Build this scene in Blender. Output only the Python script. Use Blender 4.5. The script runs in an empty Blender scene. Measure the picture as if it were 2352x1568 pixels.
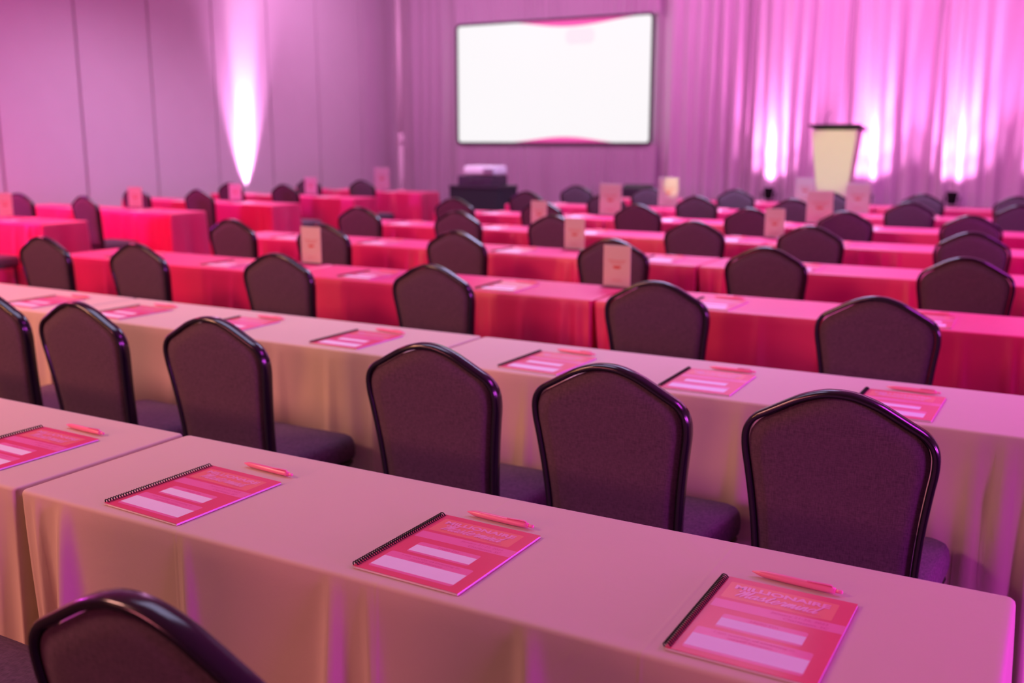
import bpy, bmesh, math, random
from mathutils import Vector, Matrix
random.seed(7)
S = bpy.context.scene
COL = S.collection
R = math.radians

# ------------------------------------------------------------------ camera
PITCH, YAW, HC = R(11.43), R(29.23), 1.475
cam_d = bpy.data.cameras.new('camera')
cam = bpy.data.objects.new('camera', cam_d)
COL.objects.link(cam)
fw = Vector((-math.sin(YAW)*math.cos(PITCH), math.cos(YAW)*math.cos(PITCH), -math.sin(PITCH)))
rt = Vector((math.cos(YAW), math.sin(YAW), 0))
up = rt.cross(fw)
M = Matrix((rt, up, -fw)).transposed().to_4x4()
M.translation = Vector((0, 0, HC))
cam.matrix_world = M
cam_d.sensor_width = 36.0
cam_d.lens = 35.26
cam_d.clip_start = 0.05
cam_d.clip_end = 100
cam_d.dof.use_dof = True
cam_d.dof.focus_distance = 1.92
cam_d.dof.aperture_fstop = 2.7
S.camera = cam

# ------------------------------------------------------------------ world, lamps, exposure
W = bpy.data.worlds.new('world')
S.world = W
W.use_nodes = True
W.node_tree.nodes['Background'].inputs[0].default_value = (0.30, 0.06, 0.20, 1)
W.node_tree.nodes['Background'].inputs[1].default_value = 0.05
vs = S.view_settings
vs.view_transform = 'Standard'
vs.look = 'None'
vs.gamma = 1
vs.use_curve_mapping = False
vs.exposure = 0.0
S.display_settings.display_device = 'sRGB'
try:
    S.cycles.max_bounces = 6
    S.cycles.diffuse_bounces = 3
    S.cycles.glossy_bounces = 3
    S.cycles.caustics_reflective = False
    S.cycles.caustics_refractive = False
    S.cycles.sample_clamp_indirect = 4
    S.cycles.use_denoising = True
except Exception:
    pass


def area(name, loc, target, size, power, color, size_y=None, spread=180):
    d = bpy.data.lights.new(name, 'AREA')
    d.energy = power
    d.color = color
    d.shape = 'RECTANGLE'
    d.size = size
    d.size_y = size_y or size
    d.spread = R(spread)
    o = bpy.data.objects.new(name, d)
    COL.objects.link(o)
    o.location = loc
    o.rotation_euler = (Vector(target)-Vector(loc)).to_track_quat('-Z', 'Y').to_euler()
    return o


def spot(name, loc, target, angle, power, color, blend=1.0, radius=0.05):
    d = bpy.data.lights.new(name, 'SPOT')
    d.energy = power
    d.color = color
    d.spot_size = R(angle)
    d.spot_blend = blend
    d.shadow_soft_size = radius
    o = bpy.data.objects.new(name, d)
    COL.objects.link(o)
    o.location = loc
    o.rotation_euler = (Vector(target)-Vector(loc)).to_track_quat('-Z', 'Y').to_euler()
    return o


MAG = (1.0, 0.22, 0.78)
PNK = (1.0, 0.25, 0.62)
WARM = (1.0, 0.42, 0.22)
VIO = (0.75, 0.10, 1.0)
# unseen fill lamps added at ceiling height: x, y, power, colour
for x, y, pw, co in [(-3, 3.5, 42, (0.62, 0.62, 1.0)), (-9, 3.5, 528, (1.0, 0.085, 0.25)), (-3, 9, 414, (0.58, 0.56, 1.0)),
                     (-9, 9.5, 132, (0.96, 0.57, 1.0)), (2.5, 5.5, 205, (0.90, 0.05, 1.0))]:
    area('ceiling_fill_lamp', (x, y, 4.5), (x, y, 0), 2.4, pw, co, None, 130)
# warm lamps at the rear of the room, plus an amber spot added as left fill
area('rear_warm_lamp', (-5.0, -5.5, 2.6), (-4.5, 3, 0.6), 2.6, 141, (1.0, 0.21, 0.27), 0.8)
area('rear_soft_lamp', (-6.0, -1.5, 4.4), (-4.0, 3, 0.7), 2.0, 245, (1.0, 0.43, 0.35), 1.0)
spot('amber_fill_lamp', (-7.5, -4.5, 2.2), (-3.4, 2.6, 0.55), 44, 640, (1.0, 0.38, 0.15), 1.0, 0.35)
# violet uplights along the wall on the camera's right
area('side_violet_lamp', (5.6, 5.0, 1.3), (-2, 5.5, 0.8), 3.0, 250, (0.85, 0.08, 1.0), 1.4)
area('side_violet_lamp', (5.6, 0.6, 1.0), (-2, 1.3, 0.4), 0.8, 42, (0.85, 0.07, 1.0), 0.8, 70)
# the next wall uplight towards the camera, outside the frame
area('wall_spill_lamp', (-11.5, 4.0, 1.9), (-8.8, 7.2, 0.4), 0.5, 90, (0.9, 0.05, 1.0), 0.5)
# uplights on the stage and by the partition wall
STZ = 0.50
UPL = [(-4.28, 15.95), (-2.82, 15.96), (-1.60, 15.95), (-0.35, 15.96)]
for x, y in UPL:
    spot('stage_uplight_lamp', (x, y-0.08, STZ+0.27), (x+0.02, y+0.30, 3.0), 78, 340, (1.0, 0.25, 0.74), 1.0, 0.05)
    spot('stage_uplight_core', (x, y+0.05, STZ+0.27), (x+0.05, y+0.21, 2.2), 30, 480, (1.0, 0.48, 0.84), 1.0, 0.03)
    spot('stage_uplight_spill', (x, y+0.02, STZ+0.26), (x, y+0.22, 1.6), 125, 75, (1.0, 0.30, 0.78), 1.0, 0.04)
# unseen fill lamps added above the stage to brighten the drapes
for x in (-4.4, -2.2, 0.0):
    area('drape_fill_lamp', (x, 13.2, 4.45), (x, 16.3, 2.2), 1.2, 40, (1.0, 0.20, 0.78), 0.4)
for x in (-10.0, -7.2):
    area('side_drape_fill_lamp', (x, 13.0, 4.45), (x-0.8, 16.4, 1.4), 1.2, 44, (1.0, 0.38, 0.88), 0.4)  # more added fill, for the dim curtain around the screen
spot('wall_uplight_lamp', (-11.88, 12.45, 0.32), (-11.98, 12.5, 1.55), 19, 5200, (1.0, 0.50, 0.88), 1.0, 0.03)
spot('wall_uplight_wide', (-11.78, 12.45, 0.32), (-11.93, 12.5, 2.4), 40, 1900, (1.0, 0.36, 0.86), 1.0, 0.05)
spot('sign_glow_spot', (-3.3, 6.0, 4.4), (-3.80, 10.31, 1.00), 2.3, 900, (1.0, 0.95, 0.35), 0.5, 0.02)  # added spot that puts the yellow glow on one table sign
# profile spot on the lectern
spot('lectern_spot_lamp', (-2.0, 9.0, 4.3), (-3.03, 14.6, 1.2), 9, 960, (0.38, 1.0, 0.08), 0.6, 0.08)


# ------------------------------------------------------------------ materials
def nt(name):
    m = bpy.data.materials.new(name)
    m.use_nodes = True
    t = m.node_tree
    return m, t, t.nodes['Principled BSDF']


def plain(name, col, rough=0.5, metal=0.0, spec=0.5, bump=0.0, bscale=80, vary=0.0, vscale=6, coat=0.0, sheen=0.0, vstretch=None):
    m, t, b = nt(name)
    b.inputs['Base Color'].default_value = (*col, 1)
    b.inputs['Roughness'].default_value = rough
    b.inputs['Metallic'].default_value = metal
    b.inputs['Specular IOR Level'].default_value = spec
    b.inputs['Coat Weight'].default_value = coat
    b.inputs['Coat Roughness'].default_value = 0.15
    if sheen:
        b.inputs['Sheen Weight'].default_value = sheen
        b.inputs['Sheen Roughness'].default_value = 0.4
    if bump or vary:
        tc = t.nodes.new('ShaderNodeTexCoord')
        src = tc.outputs['Object']
        if vstretch:
            mp = t.nodes.new('ShaderNodeMapping')
            mp.inputs['Scale'].default_value = vstretch
            t.links.new(src, mp.inputs[0])
            src = mp.outputs[0]
    if bump:
        n = t.nodes.new('ShaderNodeTexNoise')
        n.inputs['Scale'].default_value = bscale
        n.inputs['Detail'].default_value = 3
        t.links.new(src, n.inputs['Vector'])
        bp = t.nodes.new('ShaderNodeBump')
        bp.inputs['Strength'].default_value = bump
        bp.inputs['Distance'].default_value = 0.004
        t.links.new(n.outputs[0], bp.inputs['Height'])
        t.links.new(bp.outputs[0], b.inputs['Normal'])
    if vary:
        n2 = t.nodes.new('ShaderNodeTexNoise')
        n2.inputs['Scale'].default_value = vscale
        n2.inputs['Detail'].default_value = 4
        t.links.new(src, n2.inputs['Vector'])
        mx = t.nodes.new('ShaderNodeMix')
        mx.data_type = 'RGBA'
        mx.inputs[6].default_value = (*[c*(1-vary) for c in col], 1)
        mx.inputs[7].default_value = (*[min(1, c*(1+vary)) for c in col], 1)
        t.links.new(n2.outputs[0], mx.inputs[0])
        t.links.new(mx.outputs[2], b.inputs['Base Color'])
    return m


def emit(name, col, strength):
    m, t, b = nt(name)
    b.inputs['Base Color'].default_value = (0.02, 0.02, 0.02, 1)
    b.inputs['Emission Color'].default_value = (*col, 1)
    b.inputs['Emission Strength'].default_value = strength
    return m


def weave(name, c1, c2, rough=0.9, sheen=0.25):
    """slubby woven upholstery: thin threads along two directions"""
    m, t, b = nt(name)
    tc = t.nodes.new('ShaderNodeTexCoord')
    fs = []
    for sc in ((80, 80, 750), (750, 80, 80)):
        mp = t.nodes.new('ShaderNodeMapping')
        mp.inputs['Scale'].default_value = sc
        t.links.new(tc.outputs['Object'], mp.inputs[0])
        n = t.nodes.new('ShaderNodeTexNoise')
        n.inputs['Scale'].default_value = 1.0
        n.inputs['Detail'].default_value = 3
        t.links.new(mp.outputs[0], n.inputs['Vector'])
        fs.append(n.outputs[0])
    mul = t.nodes.new('ShaderNodeMath')
    mul.operation = 'ADD'
    t.links.new(fs[0], mul.inputs[0])
    t.links.new(fs[1], mul.inputs[1])
    rp = t.nodes.new('ShaderNodeMapRange')
    rp.inputs[1].default_value = 0.75
    rp.inputs[2].default_value = 1.25
    t.links.new(mul.outputs[0], rp.inputs[0])
    mx = t.nodes.new('ShaderNodeMix')
    mx.data_type = 'RGBA'
    mx.inputs[6].default_value = (*c1, 1)
    mx.inputs[7].default_value = (*c2, 1)
    t.links.new(rp.outputs[0], mx.inputs[0])
    t.links.new(mx.outputs[2], b.inputs['Base Color'])
    bp = t.nodes.new('ShaderNodeBump')
    bp.inputs['Strength'].default_value = 0.25
    bp.inputs['Distance'].default_value = 0.002
    t.links.new(rp.outputs[0], bp.inputs['Height'])
    t.links.new(bp.outputs[0], b.inputs['Normal'])
    b.inputs['Roughness'].default_value = rough
    b.inputs['Sheen Weight'].default_value = sheen
    return m


def cloth_mat(name, col, rough, spec, sheen=0.0):
    """plain polyester cloth with fine weave bump and faint ironed creases"""
    m, t, b = nt(name)
    b.inputs['Base Color'].default_value = (*col, 1)
    b.inputs['Roughness'].default_value = rough
    b.inputs['Specular IOR Level'].default_value = spec
    b.inputs['Sheen Weight'].default_value = sheen
    b.inputs['Sheen Roughness'].default_value = 0.35
    b.inputs['Sheen Tint'].default_value = (1.0, 0.35, 0.6, 1)
    tc = t.nodes.new('ShaderNodeTexCoord')
    n = t.nodes.new('ShaderNodeTexNoise')
    n.inputs['Scale'].default_value = 7
    n.inputs['Detail'].default_value = 4
    n.inputs['Distortion'].default_value = 0.6
    t.links.new(tc.outputs['Object'], n.inputs['Vector'])
    n2 = t.nodes.new('ShaderNodeTexNoise')
    n2.inputs['Scale'].default_value = 500
    t.links.new(tc.outputs['Object'], n2.inputs['Vector'])
    # creases every 0.47 m along the table
    sx = t.nodes.new('ShaderNodeSeparateXYZ')
    t.links.new(tc.outputs['Object'], sx.inputs[0])
    pp = t.nodes.new('ShaderNodeMath')
    pp.operation = 'PINGPONG'
    pp.inputs[1].default_value = 0.235
    t.links.new(sx.outputs[0], pp.inputs[0])
    mr = t.nodes.new('ShaderNodeMapRange')
    mr.inputs[1].default_value = 0.0
    mr.inputs[2].default_value = 0.006
    mr.inputs[3].default_value = 0.16
    mr.inputs[4].default_value = 0.0
    mr.interpolation_type = 'SMOOTHSTEP'
    t.links.new(pp.outputs[0], mr.inputs[0])
    a = t.nodes.new('ShaderNodeMath')
    a.operation = 'ADD'
    t.links.new(n.outputs[0], a.inputs[0])
    t.links.new(mr.outputs[0], a.inputs[1])
    a2 = t.nodes.new('ShaderNodeMath')
    a2.operation = 'MULTIPLY_ADD'
    a2.inputs[1].default_value = 0.06
    t.links.new(n2.outputs[0], a2.inputs[0])
    t.links.new(a.outputs[0], a2.inputs[2])
    bp = t.nodes.new('ShaderNodeBump')
    bp.inputs['Strength'].default_value = 0.35
    bp.inputs['Distance'].default_value = 0.006
    t.links.new(a2.outputs[0], bp.inputs['Height'])
    t.links.new(bp.outputs[0], b.inputs['Normal'])
    return m


def carpet_mat():
    m, t, b = nt('carpet')
    tc = t.nodes.new('ShaderNodeTexCoord')
    v = t.nodes.new('ShaderNodeTexVoronoi')
    v.inputs['Scale'].default_value = 2.2
    t.links.new(tc.outputs['Object'], v.inputs['Vector'])
    n = t.nodes.new('ShaderNodeTexNoise')
    n.inputs['Scale'].default_value = 3
    n.inputs['Distortion'].default_value = 2.5
    n.inputs['Detail'].default_value = 5
    t.links.new(tc.outputs['Object'], n.inputs['Vector'])
    r = t.nodes.new('ShaderNodeValToRGB')
    r.color_ramp.elements[0].position = 0.42
    r.color_ramp.elements[0].color = (0.035, 0.022, 0.028, 1)
    r.color_ramp.elements[1].position = 0.6
    r.color_ramp.elements[1].color = (0.10, 0.06, 0.07, 1)
    t.links.new(n.outputs[0], r.inputs[0])
    t.links.new(r.outputs[0], b.inputs['Base Color'])
    n2 = t.nodes.new('ShaderNodeTexNoise')
    n2.inputs['Scale'].default_value = 250
    t.links.new(tc.outputs['Object'], n2.inputs['Vector'])
    bp = t.nodes.new('ShaderNodeBump')
    bp.inputs['Strength'].default_value = 0.6
    bp.inputs['Distance'].default_value = 0.01
    t.links.new(n2.outputs[0], bp.inputs['Height'])
    t.links.new(bp.outputs[0], b.inputs['Normal'])
    b.inputs['Roughness'].default_value = 0.95
    return m


def drape_mat(name, col):
    m, t, b = nt(name)
    b.inputs['Base Color'].default_value = (*col, 1)
    b.inputs['Roughness'].default_value = 0.75
    b.inputs['Sheen Weight'].default_value = 0.2
    tr = t.nodes.new('ShaderNodeBsdfTranslucent')
    tr.inputs[0].default_value = (*col, 1)
    mix = t.nodes.new('ShaderNodeMixShader')
    mix.inputs[0].default_value = 0.22
    out = t.nodes['Material Output']
    t.links.new(b.outputs[0], mix.inputs[1])
    t.links.new(tr.outputs[0], mix.inputs[2])
    t.links.new(mix.outputs[0], out.inputs[0])
    tc = t.nodes.new('ShaderNodeTexCoord')
    n = t.nodes.new('ShaderNodeTexNoise')
    n.inputs['Scale'].default_value = 300
    t.links.new(tc.outputs['Object'], n.inputs['Vector'])
    bp = t.nodes.new('ShaderNodeBump')
    bp.inputs['Strength'].default_value = 0.15
    bp.inputs['Distance'].default_value = 0.003
    t.links.new(n.outputs[0], bp.inputs['Height'])
    t.links.new(bp.outputs[0], b.inputs['Normal'])
    return m


def clear_acrylic():
    m, t, b = nt('clear_acrylic')
    b.inputs['Base Color'].default_value = (0.9, 0.9, 0.9, 1)
    b.inputs['Roughness'].default_value = 0.08
    tr = t.nodes.new('ShaderNodeBsdfTransparent')
    tr.inputs[0].default_value = (0.97, 0.97, 0.97, 1)
    fr = t.nodes.new('ShaderNodeFresnel')
    fr.inputs[0].default_value = 1.35
    mr = t.nodes.new('ShaderNodeMath')
    mr.operation = 'MULTIPLY'
    mr.inputs[1].default_value = 0.8
    t.links.new(fr.outputs[0], mr.inputs[0])
    gl = t.nodes.new('ShaderNodeBsdfGlossy')
    gl.inputs['Roughness'].default_value = 0.08
    mix = t.nodes.new('ShaderNodeMixShader')
    t.links.new(mr.outputs[0], mix.inputs[0])
    t.links.new(tr.outputs[0], mix.inputs[1])
    t.links.new(gl.outputs[0], mix.inputs[2])
    t.links.new(mix.outputs[0], t.nodes['Material Output'].inputs[0])
    return m


MT = dict(
    tan=cloth_mat('champagne_cloth', (0.66, 0.57, 0.43), 0.62, 0.3),
    red=cloth_mat('fuchsia_cloth', (0.66, 0.009, 0.10), 0.40, 0.8, 0.5),
    fabric=weave('chair_fabric', (0.060, 0.033, 0.051), (0.125, 0.070, 0.102), 0.9, 0.04),
    metal=plain('black_metal', (0.006, 0.0055, 0.0065), 0.17, 0.0, 0.7, 0.02, 120),
    glide=plain('rubber_glide', (0.008, 0.008, 0.008), 0.85, 0.0, 0.2, bump=0.1),
    wall=plain('wall_vinyl', (0.72, 0.66, 0.70), 0.75, bump=0.25, bscale=160, vary=0.03, vscale=3),
    seam=plain('dark_seam', (0.18, 0.15, 0.19), 0.8, bump=0.1),
    ceil=plain('ceiling_plaster', (0.7, 0.68, 0.68), 0.9, bump=0.1, bscale=40),
    carpet=carpet_mat(),
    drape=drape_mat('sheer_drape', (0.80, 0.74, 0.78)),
    drape_dim=drape_mat('dim_drape', (0.62, 0.54, 0.60)),  # darker copy of the drape colour, standing in for weaker light
    white=plain('white_paper', (0.84, 0.82, 0.84), 0.55, vary=0.02, vscale=30),
    card=plain('sign_card', (0.95, 0.86, 0.88), 0.45, vary=0.02, vscale=20),
    ink=plain('red_ink', (0.88, 0.40, 0.42), 0.5, vary=0.03, vscale=40),
    emblem=plain('emblem_red', (0.80, 0.13, 0.13), 0.5, vary=0.03, vscale=40),
    acrylic=clear_acrylic(),
    cover=plain('raspberry_cover', (0.76, 0.055, 0.13), 0.38, vary=0.05, vscale=15, coat=0.3),
    band=plain('pink_band', (0.84, 0.17, 0.38), 0.38, vary=0.03, vscale=15, coat=0.3),
    panel=plain('coral_panel', (0.84, 0.20, 0.155), 0.38, vary=0.05, vscale=15, coat=0.3),
    letter=plain('pale_pink_ink', (0.88, 0.36, 0.56), 0.38, vary=0.02, vscale=30, coat=0.5),
    shadow_ink=plain('deep_rose_ink', (0.74, 0.085, 0.20), 0.4, vary=0.02, vscale=30),
    text=plain('rose_text_ink', (0.66, 0.06, 0.22), 0.45, vary=0.02, vscale=30),
    coil=plain('black_coil', (0.006, 0.005, 0.006), 0.5, 0.0, 0.3, 0.05),
    pen=plain('pink_plastic', (0.90, 0.24, 0.40), 0.3, vary=0.03, vscale=20, coat=0.2),
    pen_clip=plain('pink_clip', (0.90, 0.25, 0.45), 0.25, vary=0.03, vscale=20),
    screen=emit('lit_screen', (1, 1, 1), 0.93),
    wave=emit('screen_wave', (1.0, 0.10, 0.45), 0.95),
    wave2=emit('screen_tint', (0.97, 0.86, 0.93), 0.95),
    lens=emit('lamp_lens', (0.9, 0.25, 0.8), 0.9),
    cream=plain('cream_laminate', (0.86, 0.76, 0.62), 0.5, vary=0.03, vscale=6, bump=0.03),
    dark=plain('black_laminate', (0.02, 0.017, 0.022), 0.45, bump=0.05),
    blackcloth=plain('black_cloth', (0.013, 0.010, 0.016), 0.85, bump=0.2, bscale=300),
    case=plain('black_case', (0.03, 0.022, 0.035), 0.5, bump=0.1, bscale=200),
    projwhite=plain('white_plastic', (0.85, 0.88, 0.86), 0.4, vary=0.02, vscale=10),
    grille=plain('speaker_grille', (0.012, 0.012, 0.014), 0.6, 0.3, bump=0.6, bscale=400),
    pole=plain('white_pole', (0.82, 0.78, 0.76), 0.4, bump=0.03),
    stage=plain('stage_carpet', (0.05, 0.035, 0.05), 0.95, bump=0.4, bscale=200),
    yellow=emit('sign_glow', (1.0, 0.75, 0.35), 0.9),  # glow colour meant for the sign's yellow light, unused
)


# ------------------------------------------------------------------ helpers
def obj(name, mesh, parent=None, loc=(0, 0, 0), rotz=0.0):
    o = bpy.data.objects.new(name, mesh)
    COL.objects.link(o)
    o.location = loc
    o.rotation_euler = (0, 0, rotz)
    if parent is not None:
        o.parent = parent
    return o


def tag(o, label=None, cat=None, group=None, kind=None):
    if label: o['label'] = label
    if cat: o['category'] = cat
    if group: o['group'] = group
    if kind: o['kind'] = kind
    return o


def empty(name, loc, rotz=0.0):
    o = bpy.data.objects.new(name, None)
    o.empty_display_size = 0.1
    COL.objects.link(o)
    o.location = loc
    o.rotation_euler = (0, 0, rotz)
    return o


def mesh(name, verts, faces, mat, smooth=True):
    me = bpy.data.meshes.new(name)
    me.from_pydata([tuple(v) for v in verts], [], faces)
    if mat: me.materials.append(mat)
    if smooth:
        me.polygons.foreach_set('use_smooth', [True]*len(me.polygons))
    me.update()
    return me


def bm_mesh(name, bm, mat, smooth=False):
    bmesh.ops.recalc_face_normals(bm, faces=bm.faces[:])
    me = bpy.data.meshes.new(name)
    bm.to_mesh(me)
    bm.free()
    if mat: me.materials.append(mat)
    if smooth:
        me.polygons.foreach_set('use_smooth', [True]*len(me.polygons))
    return me


def add_box(bm, c, s, bevel=0.0, rot=None):
    r = bmesh.ops.create_cube(bm, size=1.0)
    vs_ = r['verts']
    for v in vs_:
        v.co = Vector((v.co.x*s[0], v.co.y*s[1], v.co.z*s[2]))
    if bevel:
        es = list({e for v in vs_ for e in v.link_edges})
        rr = bmesh.ops.bevel(bm, geom=es, offset=bevel, segments=2, affect='EDGES', profile=0.5)
        vs_ = list({v for f in rr['faces'] for v in f.verts} | {v for v in vs_ if v.is_valid})
    for v in vs_:
        co = v.co
        if rot is not None: co = rot @ co
        v.co = co + Vector(c)


def box(name, c, s, mat, bevel=0.0):
    bm = bmesh.new()
    add_box(bm, c, s, bevel)
    return bm_mesh(name, bm, mat)


def sweep(path, radius, n=8, closed=False, prof=None, cap=True, frame_up=None):
    """tube along a path; radius a number or list. returns verts, faces"""
    P = [Vector(p) for p in path]
    k = len(P)
    V, F = [], []
    prev = None
    for i in range(k):
        if closed:
            t = P[(i+1) % k]-P[i-1]
        else:
            t = P[min(i+1, k-1)]-P[max(i-1, 0)]
        t.normalize()
        if frame_up is not None:
            a = Vector(frame_up).cross(t)
            if a.length < 1e-6: a = Vector((1, 0, 0))
            a.normalize()
            b = t.cross(a)
        else:
            if prev is None:
                h = Vector((0, 0, 1)) if abs(t.z) < 0.9 else Vector((1, 0, 0))
                a = h.cross(t).normalized()
            else:
                a = (prev-t*prev.dot(t)).normalized()
            prev = a
            b = t.cross(a)
        r = radius[i] if isinstance(radius, (list, tuple)) else radius
        if prof:
            for (u, v) in prof: V.append(P[i]+a*u*r+b*v*r)
        else:
            for j in range(n):
                q = 2*math.pi*j/n
                V.append(P[i]+a*math.cos(q)*r+b*math.sin(q)*r)
    m = len(prof) if prof else n
    for i in range(k if closed else k-1):
        i2 = (i+1) % k
        for j in range(m):
            j2 = (j+1) % m
            F.append((i*m+j, i*m+j2, i2*m+j2, i2*m+j))
    if cap and not closed:
        F.append(tuple(reversed(range(m))))
        F.append(tuple((k-1)*m+j for j in range(m)))
    return V, F


def join_vf(parts):
    V, F = [], []
    for v, f in parts:
        o = len(V)
        V += list(v)
        F += [tuple(i+o for i in q) for q in f]
    return V, F


def copy_tree(o, parent=None):
    c = o.copy()
    COL.objects.link(c)
    if parent is not None: c.parent = parent
    for ch in list(o.children):
        copy_tree(ch, c)
    return c


def catmull(pts, n=6):
    P = [Vector(p) for p in pts]
    P = [P[0]*2-P[1]] + P + [P[-1]*2-P[-2]]
    out = []
    for i in range(1, len(P)-2):
        for j in range(n):
            t = j/n
            a, b, c, d = P[i-1:i+3]
            out.append(0.5*((2*b)+(c-a)*t+(2*a-5*b+4*c-d)*t*t+(3*b-a-3*c+d)*t**3))
    out.append(P[-2])
    return out


# ------------------------------------------------------------------ the room
XL, XR, YB, YF, ZC = -12.0, 6.0, -6.5, 16.7, 4.7
fl = obj('floor', box('floor', ((XL+XR)/2, (YB+YF)/2, -0.05), (XR-XL+0.4, YF-YB+0.4, 0.1), MT['carpet']))
tag(fl, kind='structure')
ce = obj('ceiling', box('ceiling', ((XL+XR)/2, (YB+YF)/2, ZC+0.05), (XR-XL+0.4, YF-YB+0.4, 0.1), MT['ceil']))
tag(ce, kind='structure')
for nm, c, s in (('wall_front', ((XL+XR)/2, YF+0.06, ZC/2), (XR-XL+0.4, 0.12, ZC)),
                 ('wall_back', ((XL+XR)/2, YB-0.06, ZC/2), (XR-XL+0.4, 0.12, ZC)),
                 ('wall_right', (XR+0.06, (YB+YF)/2, ZC/2), (0.12, YF-YB, ZC))):
    tag(obj(nm, box(nm, c, s, MT['wall'])), kind='structure')
wl = obj('wall_left', box('wall_left', (XL-0.09, (YB+YF)/2, ZC/2), (0.10, YF-YB, ZC), MT['seam']))
tag(wl, kind='structure')
PW = 1.243
pm = box('wall_panel', (0, 0, 0), (0.04, PW-0.028, ZC-0.02), MT['wall'], 0.006)
y0 = 8.16
k = 0
yy = y0 - 12*PW
while yy + PW < YF + 0.4:
    if yy > YB - 0.2:
        yc = yy+PW/2
        if yc+PW/2 <= YF+0.05:
            obj('panel', pm, wl, (XL-0.02, yc, ZC/2))
    yy += PW
last = y0
while last+PW <= YF+0.05: last += PW
if YF-last > 0.08:
    obj('panel', box('panel_end', (0, 0, 0), (0.04, YF-last-0.02, ZC-0.02), MT['wall'], 0.006), wl, (XL-0.02, (YF+last)/2, ZC/2))
# baseboard of the partition wall
tag(obj('baseboard_left', box('baseboard_left', (XL+0.008, (YB+YF)/2, 0.06), (0.016, YF-YB-0.1, 0.12), MT['seam'], 0.004)), kind='structure')


# ------------------------------------------------------------------ drapes
def drape(x0, x1, z0, z1, y, seed, lam=(0.14, 0.36), amp=0.05, drift=0.12, nz=14, step=0.02):
    """pleated cloth: a folded sheet with real depth; returns verts, faces"""
    rnd = random.Random(seed)
    nx = int((x1-x0)/step)+1
    ph = 0.0
    phs, amps = [], []
    cur = rnd.uniform(*lam)
    tgt = rnd.uniform(*lam)
    ca, ta = amp, amp*rnd.uniform(0.5, 1.4)
    left = 0
    for i in range(nx):
        if left <= 0:
            tgt = rnd.uniform(*lam)
            ta = amp*rnd.uniform(0.4, 1.5)
            left = rnd.randint(6, 22)
        left -= 1
        cur += (tgt-cur)*0.25
        ca += (ta-ca)*0.2
        ph += 2*math.pi*step/cur
        phs.append(ph)
        amps.append(ca)
    dr = [rnd.uniform(-1, 1) for _ in range(8)]
    V, F = [], []
    for kz in range(nz+1):
        t = kz/nz
        z = z1+(z0-z1)*t
        for i in range(nx):
            x = x0+i*step
            u = i/max(1, nx-1)*6.999
            j = int(u)
            d = dr[j]*(1-(u-j))+dr[min(7, j+1)]*(u-j)
            s = math.sin(phs[i]+0.5*math.sin(3*t+d*4))
            s = math.copysign(abs(s)**0.75, s)
            a = amps[i]*(0.8+0.35*t)
            V.append((x+d*drift*t*t*math.sin(math.pi*i/(nx-1)), y+a*s, z))
    for kz in range(nz):
        for i in range(nx-1):
            a = kz*nx+i
            F.append((a, a+1, a+nx+1, a+nx))
    return V, F


DZ = 4.35
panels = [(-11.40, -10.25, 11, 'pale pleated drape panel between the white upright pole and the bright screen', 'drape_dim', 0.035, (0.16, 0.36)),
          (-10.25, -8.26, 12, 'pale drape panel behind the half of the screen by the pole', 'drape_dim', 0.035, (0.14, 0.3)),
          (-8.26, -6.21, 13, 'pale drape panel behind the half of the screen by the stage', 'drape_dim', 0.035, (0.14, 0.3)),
          (-6.21, -4.76, 14, 'dim magenta pleated drape panel just beside the screen on its stage side', 'drape', 0.055, (0.14, 0.34)),
          (-4.76, -3.26, 15, 'brightly lit pleated drape panel above the first stage uplight beside the lectern', 'drape', 0.065, (0.16, 0.42)),
          (-3.26, -1.96, 16, 'pink lit pleated drape panel directly behind the lectern', 'drape', 0.065, (0.18, 0.42)),
          (-1.96, -0.21, 17, 'brightly lit pleated drape panel above the last visible stage uplight', 'drape', 0.065, (0.16, 0.42)),
          (-0.21, 2.4, 18, 'pleated drape panel past the frame edge at the stage end', 'drape', 0.065, (0.16, 0.4))]
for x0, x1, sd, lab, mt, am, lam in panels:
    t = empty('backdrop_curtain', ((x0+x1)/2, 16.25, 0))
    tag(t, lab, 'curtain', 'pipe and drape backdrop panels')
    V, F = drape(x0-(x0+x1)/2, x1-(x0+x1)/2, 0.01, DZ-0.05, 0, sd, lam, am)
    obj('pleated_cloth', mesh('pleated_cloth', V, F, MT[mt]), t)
    V, F = sweep([(x0-(x0+x1)/2, 0, DZ), (x1-(x0+x1)/2-0.02, 0, DZ)], 0.075, 12)
    obj('rod_pocket', mesh('rod_pocket', V, F, MT[mt]), t)

# upright pole of the drape frame, nearest the partition wall
t = empty('drape_pole', (-11.36, 15.97, 0))
tag(t, 'tall white upright pole at the corner where partition wall meets drapes', 'pole')
V, F = sweep([(0, 0, 0.02), (0, 0, 1.55)], 0.05, 16)
obj('lower_tube', mesh('lower_tube', V, F, MT['pole']), t)
V, F = sweep([(0, 0, 1.5), (0, 0, 4.45)], 0.042, 16)
obj('upper_tube', mesh('upper_tube', V, F, MT['pole']), t)
V, F = sweep([(0, 0, 1.36), (0, 0, 1.38), (0, 0, 1.56), (0, 0, 1.58)], [0.055, 0.066, 0.066, 0.05], 16)
vk, fk = sweep([(0.05, -0.02, 1.46), (0.10, -0.03, 1.46), (0.115, -0.03, 1.46)], [0.018, 0.03, 0.02], 10)
V, F = join_vf([(V, F), (vk, fk)])
obj('locking_collar', mesh('locking_collar', V, F, MT['pole']), t)
obj('base_plate', box('base_plate', (0, 0, 0.012), (0.30, 0.26, 0.02), MT['pole'], 0.004), t)

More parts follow.
